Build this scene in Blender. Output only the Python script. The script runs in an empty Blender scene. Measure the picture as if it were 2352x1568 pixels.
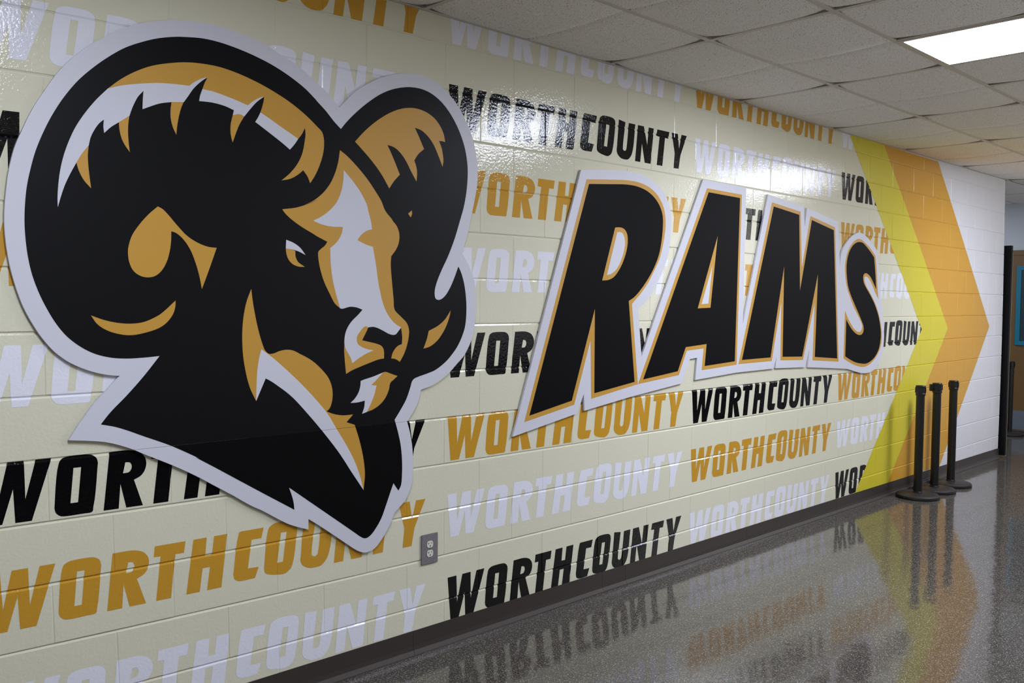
import bpy, bmesh, math, random
from mathutils import Vector, Matrix
from mathutils.geometry import tessellate_polygon

random.seed(7)
scene = bpy.context.scene
C = scene.collection

# ------------------------------------------------------------------ camera
# axes: X runs along the printed block wall, the wall face is y = 0, the corridor lies at y < 0, Z is up
cam_data = bpy.data.cameras.new('camera')
cam_data.sensor_width = 36.0
cam_data.lens = 2062.59 / 2352.0 * 36.0
cam_data.clip_end = 100
cam = bpy.data.objects.new('camera', cam_data)
C.objects.link(cam)
yaw, pitch, roll = 0.7665, -0.0464, 0.0091
fw = Vector((math.sin(yaw)*math.cos(pitch), math.cos(yaw)*math.cos(pitch), math.sin(pitch)))
rt = Vector((math.cos(yaw), -math.sin(yaw), 0))
up = rt.cross(fw)
rr = math.cos(roll)*rt + math.sin(roll)*up
uu = -math.sin(roll)*rt + math.cos(roll)*up
M3 = Matrix((rr, uu, -fw)).transposed()
cam.matrix_world = Matrix.Translation((0, -3.0457, 1.5312)) @ M3.to_4x4()
scene.camera = cam

# ------------------------------------------------------------------ world and exposure
world = bpy.data.worlds.new('world'); scene.world = world
world.use_nodes = True
world.node_tree.nodes['Background'].inputs[0].default_value = (1.0, 0.97, 0.93, 1)
world.node_tree.nodes['Background'].inputs[1].default_value = 1.3
scene.view_settings.view_transform = 'Standard'
scene.view_settings.look = 'None'
scene.view_settings.gamma = 1.0
scene.view_settings.use_curve_mapping = False
scene.view_settings.exposure = 1.0
PANEL_STRENGTH = 24.0            # ceiling light diffusers
PANEL_TINT = (0.80, 0.85, 1.0)

FLOOR_Z = -0.008
CEIL_Z = 2.7486
WALL_END = 9.70                 # where the printed wall stops
FAR_X = 11.93                   # far side of the crossing corridor
REAR_X = -7.4
OPP_Y = -3.6576                 # opposite corridor wall
GRID_X0, GRID = 2.389, 0.6096   # ceiling grid phase and 2 ft module

# ------------------------------------------------------------------ outlines, metres on the wall plane (x, z[, 1 = sharp corner])
EMBLEM = {
  'board': [(1.9711,2.2762,1),(2.0054,2.3109),(2.0417,2.3471),(2.0945,2.3844),(2.1428,2.4125),(2.1976,2.4377),(2.2592,2.4577),(2.3107,2.4682),(2.3691,2.4727),(2.4229,2.4659),(2.4778,2.4473),(2.5276,2.4177),(2.5849,2.3693),(2.6305,2.3083),(2.6637,2.2495),(2.6876,2.1739),(2.6963,2.1009),(2.6923,2.0363),(2.6534,1.8747),(2.6407,1.8296),(2.6184,1.7669),(2.6077,1.7346,1),(2.6287,1.7084),(2.6553,1.6698),(2.6756,1.6281),(2.6860,1.5885),(2.6918,1.5336),(2.6916,1.4836),(2.6874,1.4336),(2.6780,1.3786),(2.6584,1.3341),(2.6227,1.2804),(2.5840,1.2473),(2.5331,1.2054),(2.4829,1.1763),(2.4458,1.1590),(2.3803,1.1427,1),(2.3759,1.1251),(2.3626,1.0867),(2.3382,1.0493),(2.3065,1.0128,1),(2.3226,0.9624),(2.3348,0.8993),(2.3393,0.8224),(2.3367,0.7654),(2.3238,0.7193),(2.3004,0.6798),(2.2626,0.6476),(2.2424,0.6318),(2.2253,0.5969),(2.2026,0.5632),(2.1745,0.5283),(2.1410,0.4996),(2.1079,0.4910),(2.0915,0.4918),(2.0698,0.4992),(2.0429,0.5157),(1.9794,0.5636),(1.9175,0.6104),(1.8671,0.6477),(1.8300,0.6736,1),(1.8299,0.6321,1),(1.7885,0.6479),(1.7454,0.6673),(1.7124,0.6865),(1.6296,0.7399),(1.5902,0.7619),(1.5203,0.8094),(1.4524,0.8534),(1.3784,0.9012),(1.2905,0.9513),(1.1955,0.9999),(1.1587,1.0198),(1.1046,1.0424),(1.0622,1.0549),(1.0172,1.0625),(0.9591,1.0702,1),(0.9837,1.1090),(1.0044,1.1377),(1.0253,1.1666),(1.0534,1.2008),(1.0746,1.2194),(1.0961,1.2437),(1.1203,1.2681,1),(1.0858,1.2725),(1.0474,1.2817),(1.0030,1.2986),(0.9630,1.3199),(0.9361,1.3400),(0.9168,1.3583),(0.8882,1.3939),(0.8602,1.4394),(0.8328,1.4961),(0.8121,1.5588),(0.7963,1.6259),(0.7868,1.6960),(0.7842,1.7627),(0.7870,1.8130),(0.7916,1.8567),(0.7974,1.9003),(0.8154,1.9791),(0.8377,2.0355),(0.8698,2.1074),(0.9021,2.1634),(0.9348,2.2167),(0.9712,2.2645),(1.0081,2.3026),(1.0456,2.3362),(1.0801,2.3608),(1.1330,2.4002),(1.1688,2.4185),(1.2016,2.4339),(1.2498,2.4513),(1.3151,2.4696),(1.3934,2.4807),(1.4952,2.4820),(1.5800,2.4714),(1.6457,2.4582),(1.7256,2.4263),(1.7837,2.4057),(1.8554,2.3625),(1.9218,2.3197)],
  'black': [(1.9773,2.1936,1),(2.0055,2.2265),(2.0471,2.2674),(2.1000,2.3127),(2.1648,2.3585),(2.2201,2.3864),(2.2765,2.4049),(2.3226,2.4136),(2.3813,2.4147),(2.4354,2.4026),(2.4906,2.3738),(2.5408,2.3291),(2.5857,2.2683),(2.6185,2.1999),(2.6341,2.1335),(2.6371,2.0849),(2.6300,2.0060),(2.6144,1.9363),(2.5954,1.8827),(2.5641,1.7981),(2.5266,1.7188),(2.4895,1.6548),(2.4651,1.6061),(2.4530,1.5675),(2.4544,1.5412),(2.4594,1.5326),(2.4718,1.5279),(2.4873,1.5304),(2.5122,1.5466),(2.5403,1.5833),(2.5654,1.6301),(2.5862,1.6762,1),(2.6039,1.6458),(2.6206,1.5994),(2.6308,1.5452),(2.6346,1.4859),(2.6287,1.4165),(2.6128,1.3722),(2.5840,1.3235),(2.5490,1.2853),(2.5175,1.2581),(2.4590,1.2242),(2.4139,1.2109),(2.3642,1.1991),(2.3419,1.1914),(2.3309,1.1796),(2.3243,1.1604),(2.3134,1.1328),(2.3004,1.1054),(2.2722,1.0651),(2.2412,1.0256,1),(2.2584,0.9733),(2.2731,0.9154),(2.2804,0.8485),(2.2806,0.7917),(2.2755,0.7451),(2.2623,0.7233,1),(2.2362,0.7585,1),(2.2220,0.7266),(2.1966,0.6672),(2.1742,0.6194),(2.1464,0.5822),(2.1215,0.5587),(2.1023,0.5506),(2.0887,0.5517),(2.0697,0.5624),(2.0374,0.5872),(1.9175,0.6783),(1.8179,0.7538),(1.7458,0.8085,1),(1.7599,0.7688),(1.7661,0.7421),(1.7684,0.7194,1),(1.6299,0.8067),(1.4612,0.9145),(1.3789,0.9670),(1.3903,0.9617),(1.2911,1.0169),(1.1961,1.0599),(1.1411,1.0851),(1.1016,1.1006),(1.0576,1.1123,1),(1.0879,1.1489),(1.1423,1.2021),(1.1981,1.2622),(1.2533,1.3291,1),(1.2017,1.3257),(1.1465,1.3245),(1.0928,1.3295),(1.0405,1.3445),(0.9964,1.3692),(0.9567,1.4029),(0.9244,1.4455),(0.8992,1.4909),(0.8775,1.5392),(0.8593,1.5938),(0.8476,1.6515),(0.8416,1.7090),(0.8398,1.7597),(0.8421,1.8107),(0.8475,1.8619),(0.8576,1.9133),(0.8742,1.9761),(0.9004,2.0441),(0.9268,2.0991),(0.9600,2.1557),(1.0003,2.2109),(1.0412,2.2548),(1.0898,2.2991),(1.1465,2.3422),(1.2046,2.3736),(1.2567,2.3959),(1.3146,2.4130),(1.3535,2.4203),(1.4130,2.4280),(1.4741,2.4275),(1.5497,2.4181),(1.6233,2.4027),(1.6903,2.3832),(1.7592,2.3548),(1.8206,2.3219),(1.8689,2.2858),(1.8601,2.2920),(1.9093,2.2532),(1.9443,2.2199)],
  'gold horn band': [(1.0921,2.2020,1),(1.1312,2.2372),(1.1745,2.2682),(1.2297,2.2983),(1.2870,2.3185),(1.3489,2.3338),(1.4084,2.3407),(1.4736,2.3413),(1.5407,2.3321),(1.6098,2.3158),(1.6809,2.2925),(1.7543,2.2615),(1.8204,2.2239),(1.8688,2.1889),(1.8909,2.1708),(1.8983,2.1526),(1.9008,2.1253),(1.8958,2.0864),(1.8809,2.0422),(1.8613,2.0020),(1.8393,1.9694,1),(1.8273,1.9943),(1.8090,2.0155,1),(1.7866,1.9965),(1.7536,1.9777),(1.7173,1.9680,1),(1.7536,1.9993),(1.7867,2.0402),(1.8058,2.0800),(1.8155,2.1230),(1.8193,2.1527),(1.8170,2.1762,1),(1.8036,2.1506),(1.7878,2.1307,1),(1.7587,2.1447),(1.7124,2.1671),(1.6715,2.1878),(1.6322,2.2062,1),(1.6403,2.2295),(1.6462,2.2546),(1.6476,2.2661,1),(1.6271,2.2576),(1.6028,2.2417),(1.5823,2.2238,1),(1.5402,2.2346),(1.4896,2.2452),(1.4483,2.2520),(1.4118,2.2536,1),(1.4200,2.2760),(1.4311,2.2979,1),(1.4040,2.2866),(1.3839,2.2736),(1.3640,2.2570,1),(1.3132,2.2540),(1.2750,2.2504),(1.2478,2.2465),(1.1923,2.2344),(1.1381,2.2197)],
  'white horn band': [(1.0921,2.2020,1),(1.1381,2.2197),(1.1923,2.2344),(1.2478,2.2465),(1.2750,2.2504),(1.3132,2.2540),(1.3640,2.2570,1),(1.3839,2.2736),(1.4040,2.2866),(1.4311,2.2979,1),(1.4079,2.2797),(1.3797,2.2502),(1.3597,2.2204),(1.3446,2.1983,1),(1.3012,2.1915,1),(1.2668,2.1824),(1.2472,2.1745),(1.2032,2.1527,1),(1.2046,2.1843),(1.2071,2.2139,1),(1.1882,2.1908),(1.1752,2.1651),(1.1659,2.1420),(1.1604,2.1248,1),(1.1261,2.0990,1),(1.1013,2.0804),(1.0790,2.0578,1),(1.0768,2.0788),(1.0788,2.1011,1),(1.0631,2.0858),(1.0491,2.0644),(1.0369,2.0380),(1.0304,2.0108,1),(1.0109,1.9856),(0.9927,1.9537,1),(0.9767,1.9223),(0.9631,1.8931),(0.9546,1.8718),(0.9444,1.8397),(0.9358,1.8085,1),(0.9352,1.8320),(0.9373,1.8702),(0.9439,1.9223),(0.9543,1.9685),(0.9713,2.0191),(0.9918,2.0653),(1.0192,2.1111),(1.0537,2.1585)],
  'white horn band middle': [(1.3994,2.2107,1),(1.4036,2.2313),(1.4118,2.2536,1),(1.4483,2.2520),(1.4896,2.2452),(1.5402,2.2346),(1.5823,2.2238,1),(1.6028,2.2417),(1.6271,2.2576),(1.6476,2.2661,1),(1.6182,2.2421),(1.5918,2.2121),(1.5682,2.1820,1),(1.5570,2.1863),(1.5442,2.1868),(1.5241,2.1803,1),(1.5285,2.1986,1),(1.4936,2.2081),(1.4481,2.2127)],
  'white horn band end': [(1.6113,2.1691,1),(1.6224,2.1867),(1.6322,2.2062,1),(1.6715,2.1878),(1.7124,2.1671),(1.7587,2.1447),(1.7878,2.1307,1),(1.7727,2.1092),(1.7524,2.0860,1),(1.7260,2.1034),(1.6803,2.1302)],
  'gold claw first': [(1.0304,2.0097,1),(1.0109,1.9856),(0.9927,1.9537,1),(1.0001,1.9283),(1.0149,1.8999),(1.0366,1.8762,1),(1.0320,1.9139),(1.0284,1.9524),(1.0277,1.9805)],
  'gold claw second': [(1.1600,2.1241,1),(1.1261,2.0990,1),(1.1277,2.0751),(1.1345,2.0472),(1.1450,2.0268),(1.1602,2.0062,1),(1.1569,2.0356),(1.1551,2.0716),(1.1565,2.1007)],
  'gold claw third': [(1.3442,2.1983,1),(1.3019,2.1916,1),(1.2983,2.1656),(1.2988,2.1358),(1.3062,2.1069),(1.3176,2.0841,1),(1.3206,2.1127),(1.3279,2.1513),(1.3359,2.1789)],
  'gold claw fourth': [(1.5678,2.1819,1),(1.5570,2.1863),(1.5442,2.1868),(1.5241,2.1803,1),(1.5163,2.1477),(1.5153,2.1201),(1.5182,2.1009),(1.5232,2.0838,1),(1.5331,2.1107),(1.5482,2.1483)],
  'gold far horn': [(2.0430,2.1532,1),(2.0895,2.2010),(2.1433,2.2462),(2.2037,2.2863),(2.2598,2.3128),(2.3114,2.3265),(2.3581,2.3291),(2.4057,2.3209),(2.4482,2.3014),(2.4790,2.2727),(2.4977,2.2421),(2.5061,2.2099,1),(2.4887,2.2115),(2.4720,2.2103,1),(2.4858,2.1835),(2.4941,2.1513),(2.4967,2.1278),(2.4925,2.1025,1),(2.4706,2.1438),(2.4428,2.1901),(2.4123,2.2214),(2.3764,2.2422),(2.3409,2.2490,1),(2.3647,2.2105),(2.3905,2.1658,1),(2.3592,2.1401),(2.3387,2.1123,1),(2.3476,2.0924),(2.3537,2.0652),(2.3509,2.0254,1),(2.3243,2.0621),(2.2922,2.1093),(2.2605,2.1399),(2.2322,2.1547),(2.2002,2.1597,1),(2.2267,2.1155),(2.2638,2.0453,1),(2.2327,2.0139),(2.2103,1.9836,1),(2.1712,2.0372),(2.1219,2.0877),(2.0736,2.1285)],
  'gold fleck': [(2.3263,1.9024,1),(2.3077,1.8881,1),(2.3206,1.8727,1),(2.3281,1.8886)],
  'gold ear': [(1.2515,1.8352,1),(1.2213,1.8077),(1.1876,1.7684),(1.1635,1.7302),(1.1522,1.6930),(1.1509,1.6710),(1.1553,1.6418),(1.1678,1.6164),(1.1896,1.6004),(1.2136,1.5954),(1.2380,1.5997),(1.2609,1.6173),(1.2803,1.6499),(1.2922,1.6920),(1.2964,1.7262),(1.2970,1.7546,1),(1.3148,1.7492),(1.3401,1.7285),(1.3636,1.6952),(1.3812,1.6535),(1.3950,1.6075),(1.4048,1.5591,1),(1.4318,1.6280),(1.4604,1.7055,1),(1.4283,1.7079),(1.3878,1.7214),(1.3520,1.7426),(1.3170,1.7767),(1.2863,1.8105),(1.2674,1.8279)],
  'gold horn curl': [(1.0310,1.4684,1),(1.0731,1.4529),(1.1154,1.4434),(1.1587,1.4403),(1.2029,1.4461),(1.2520,1.4683),(1.2719,1.4833),(1.3101,1.5184,1),(1.3088,1.4966),(1.3008,1.4718),(1.2793,1.4434),(1.2523,1.4248),(1.2025,1.4088),(1.1583,1.4022),(1.1222,1.4059),(1.0832,1.4183),(1.0520,1.4387)],
  'white eye': [(1.7361,1.7486,1),(1.7342,1.7161,1),(1.7576,1.7139),(1.7860,1.7080),(1.8185,1.6950,1),(1.7955,1.7210),(1.7671,1.7386)],
  'gold eye': [(1.7346,1.7161,1),(1.7576,1.7139),(1.7746,1.7083,1),(1.7755,1.6887),(1.7859,1.6680),(1.8156,1.6496,1),(1.7858,1.6504),(1.7598,1.6608),(1.7434,1.6790),(1.7364,1.6996)],
  'gold face': [(1.9727,2.1110,1),(2.0056,2.0920),(2.0526,2.0558),(2.1005,2.0122),(2.1440,1.9627),(2.1716,1.9269),(2.1855,1.8986),(2.1967,1.8836),(2.2220,1.8604),(2.2276,1.8531),(2.2504,1.8294),(2.2619,1.8003),(2.2592,1.7633),(2.2451,1.7350),(2.2208,1.7056,1),(2.2187,1.6698),(2.2257,1.5966),(2.2333,1.5323),(2.2392,1.4862),(2.2705,1.4575),(2.3011,1.4310),(2.3135,1.4045),(2.3136,1.3764),(2.3037,1.3344),(2.2886,1.2997),(2.2670,1.2673,1),(2.2519,1.2766),(2.2368,1.2817),(2.2227,1.2830,1),(2.2282,1.3019),(2.2388,1.3189),(2.2559,1.3340),(2.2775,1.3415,1),(2.2787,1.3736),(2.2729,1.4111,1),(2.2491,1.4229),(2.2192,1.4475),(2.1980,1.4752),(2.1832,1.5026),(2.1727,1.5319),(2.1559,1.5998),(2.1447,1.6673),(2.1293,1.7410,1),(2.0957,1.7484),(2.0541,1.7641,1),(2.0742,1.7873),(2.1010,1.8045),(2.1253,1.8113,1),(2.1198,1.8414),(2.1062,1.8851),(2.1008,1.9055),(2.0686,1.9560),(2.0317,1.9966),(1.9902,2.0347,1),(1.9876,1.9923),(1.9774,1.9479),(1.9544,1.9026),(1.9191,1.8675),(1.8842,1.8436),(1.8522,1.8278,1),(1.8891,1.8161),(1.9341,1.8104),(1.9861,1.8124,1),(1.9800,1.7842),(1.9595,1.7526),(1.9281,1.7259,1),(1.9301,1.6689),(1.9392,1.6040),(1.9544,1.5477),(1.9729,1.4922,1),(1.9493,1.5105),(1.9240,1.5517),(1.8989,1.5988),(1.8816,1.6500),(1.8742,1.6926),(1.8752,1.7098),(1.8891,1.7232),(1.9040,1.7347),(1.9155,1.7503,1),(1.8644,1.7712),(1.8536,1.7770),(1.8053,1.7995),(1.7626,1.8239),(1.7345,1.8448),(1.7197,1.8615,1),(1.7768,1.8717),(1.8295,1.8897),(1.8734,1.9102),(1.8160,1.8860),(1.8548,1.9052),(1.8992,1.9409),(1.9291,1.9780),(1.9519,2.0233),(1.9646,2.0635)],
  'white face': [(1.9902,2.0347,1),(2.0317,1.9966),(2.0686,1.9560),(2.1008,1.9055),(2.1062,1.8851),(2.1198,1.8414),(2.1253,1.8113,1),(2.1010,1.8045),(2.0742,1.7873),(2.0541,1.7641,1),(2.0957,1.7484),(2.1293,1.7410,1),(2.1447,1.6673),(2.1559,1.5998),(2.1727,1.5319),(2.1832,1.5026),(2.1980,1.4752),(2.2192,1.4475),(2.2491,1.4229),(2.2729,1.4111,1),(2.2578,1.3950),(2.2450,1.3830),(2.2322,1.3809),(2.2109,1.3854),(2.1814,1.3991),(2.1523,1.4112),(2.1317,1.4159),(2.1071,1.4139,1),(2.0950,1.4188),(2.0829,1.4132),(2.0668,1.3967),(2.0548,1.3818),(2.0517,1.3651),(2.0569,1.3482),(2.0749,1.3359),(2.0992,1.3267),(2.1339,1.3195,1),(2.0992,1.3081),(2.0630,1.2909),(2.0303,1.2710,1),(2.0232,1.2924),(2.0114,1.3112),(1.9996,1.3299),(1.9937,1.3500),(1.9949,1.3765),(1.9996,1.3963),(2.0113,1.4193),(2.0309,1.4424),(2.0587,1.4655),(2.0795,1.4856,1),(2.0507,1.4950),(2.0191,1.4976),(1.9995,1.4930),(1.9840,1.4897),(1.9731,1.4913,1),(1.9544,1.5477),(1.9392,1.6040),(1.9301,1.6689),(1.9281,1.7259,1),(1.9595,1.7526),(1.9800,1.7842),(1.9861,1.8120,1),(1.9341,1.8104),(1.8891,1.8161),(1.8522,1.8278,1),(1.8842,1.8436),(1.9191,1.8675),(1.9544,1.9026),(1.9774,1.9479),(1.9876,1.9923)],
  'gold nose': [(2.1071,1.4139,1),(2.0950,1.4188),(2.0829,1.4132),(2.0668,1.3967),(2.0548,1.3818),(2.0517,1.3651),(2.0569,1.3482),(2.0749,1.3359),(2.0992,1.3267),(2.1339,1.3195,1),(2.0992,1.3081),(2.0630,1.2909),(2.0303,1.2710,1),(2.0232,1.2924),(2.0114,1.3112),(1.9996,1.3299),(1.9937,1.3500,1),(1.9926,1.3234),(1.9957,1.2835),(2.0016,1.2300,1),(2.0272,1.2421),(2.0670,1.2553),(2.1238,1.2722),(2.1609,1.2820),(2.1860,1.2844,1),(2.1859,1.3103),(2.1838,1.3224),(2.1733,1.3364),(2.1483,1.3464),(2.1154,1.3541),(2.0781,1.3621,1),(2.0910,1.3844),(2.1011,1.4011)],
  'white beard': [(2.1820,1.2270,1),(2.1321,1.2124),(2.0913,1.2034),(2.0711,1.1977,1),(2.0691,1.1759),(2.0612,1.1527),(2.0432,1.1286),(2.0226,1.1123,1),(2.0552,1.1119),(2.0915,1.1168,1),(2.0883,1.0898),(2.0782,1.0641,1),(2.1017,1.0700,1),(2.1201,1.1010),(2.1385,1.1408),(2.1488,1.1755,1),(2.1363,1.1759),(2.1232,1.1787,1),(2.1487,1.1985)],
  'gold beard': [(2.1820,1.2270,1),(2.1946,1.2285),(2.2243,1.2187),(2.2551,1.2084,1),(2.2372,1.1954),(2.2180,1.1808),(2.2117,1.1568),(2.2012,1.1332),(2.1823,1.1085),(2.1573,1.0897),(2.1283,1.0764),(2.1017,1.0700,1),(2.1201,1.1010),(2.1385,1.1408),(2.1488,1.1755,1),(2.1363,1.1759),(2.1232,1.1787,1),(2.1487,1.1985)],
  'gold cheek': [(1.5926,1.5615,1),(1.5995,1.5112),(1.6103,1.4542),(1.6234,1.4008),(1.6367,1.3594),(1.6479,1.3344),(1.6637,1.3222),(1.6820,1.3228),(1.7051,1.3304),(1.7331,1.3349),(1.7613,1.3319),(1.7947,1.3168),(1.8442,1.2905),(1.8837,1.2586),(1.9188,1.2198),(1.9350,1.1838),(1.9391,1.1484),(1.9330,1.1137),(1.9238,1.0968),(1.9112,1.0868,1),(1.9442,1.0740),(1.9854,1.0653),(2.0348,1.0648,1),(2.0037,1.0361,1),(2.0423,1.0223,1),(2.0648,0.9592),(2.0810,0.8985),(2.0892,0.8520),(2.0920,0.8105),(2.0856,0.7511,1),(2.0704,0.8042),(2.0435,0.8711),(2.0064,0.9383),(1.9596,1.0099),(1.9137,1.0800),(1.8637,1.1362),(1.8051,1.1960),(1.7432,1.2524),(1.6829,1.3033),(1.6321,1.3402,1),(1.6217,1.3015),(1.6147,1.2525),(1.6113,1.1911),(1.6103,1.1492,1),(1.5856,1.2009),(1.5705,1.2547),(1.5599,1.3162),(1.5566,1.3649),(1.5574,1.4182),(1.5642,1.4747),(1.5753,1.5192)],
  'white cheek': [(1.6321,1.3402,1),(1.6829,1.3033),(1.7432,1.2524),(1.8051,1.1960),(1.8637,1.1362),(1.9137,1.0800),(1.9596,1.0099),(2.0064,0.9383),(2.0435,0.8711),(2.0704,0.8042),(2.0856,0.7511,1),(2.0276,0.8324),(1.9699,0.9155),(1.8935,1.0095),(1.8243,1.0873),(1.7571,1.1564),(1.6964,1.2024),(1.6688,1.2207),(1.6493,1.2313,1),(1.6103,1.1492,1),(1.6113,1.1911),(1.6147,1.2525),(1.6217,1.3015)],
  'gold jaw': [(2.5430,1.4820,1),(2.5098,1.4423),(2.4725,1.4161),(2.4204,1.3943,1),(2.4115,1.3620),(2.3924,1.3186,1),(2.4300,1.3280),(2.4729,1.3557),(2.5132,1.4058),(2.5350,1.4518)],
}
SEAM = [(1.1660,1.0172),(1.3793,1.0154),(1.8835,1.0135),(2.2421,1.0122),(2.3096,1.0126)]
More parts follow.
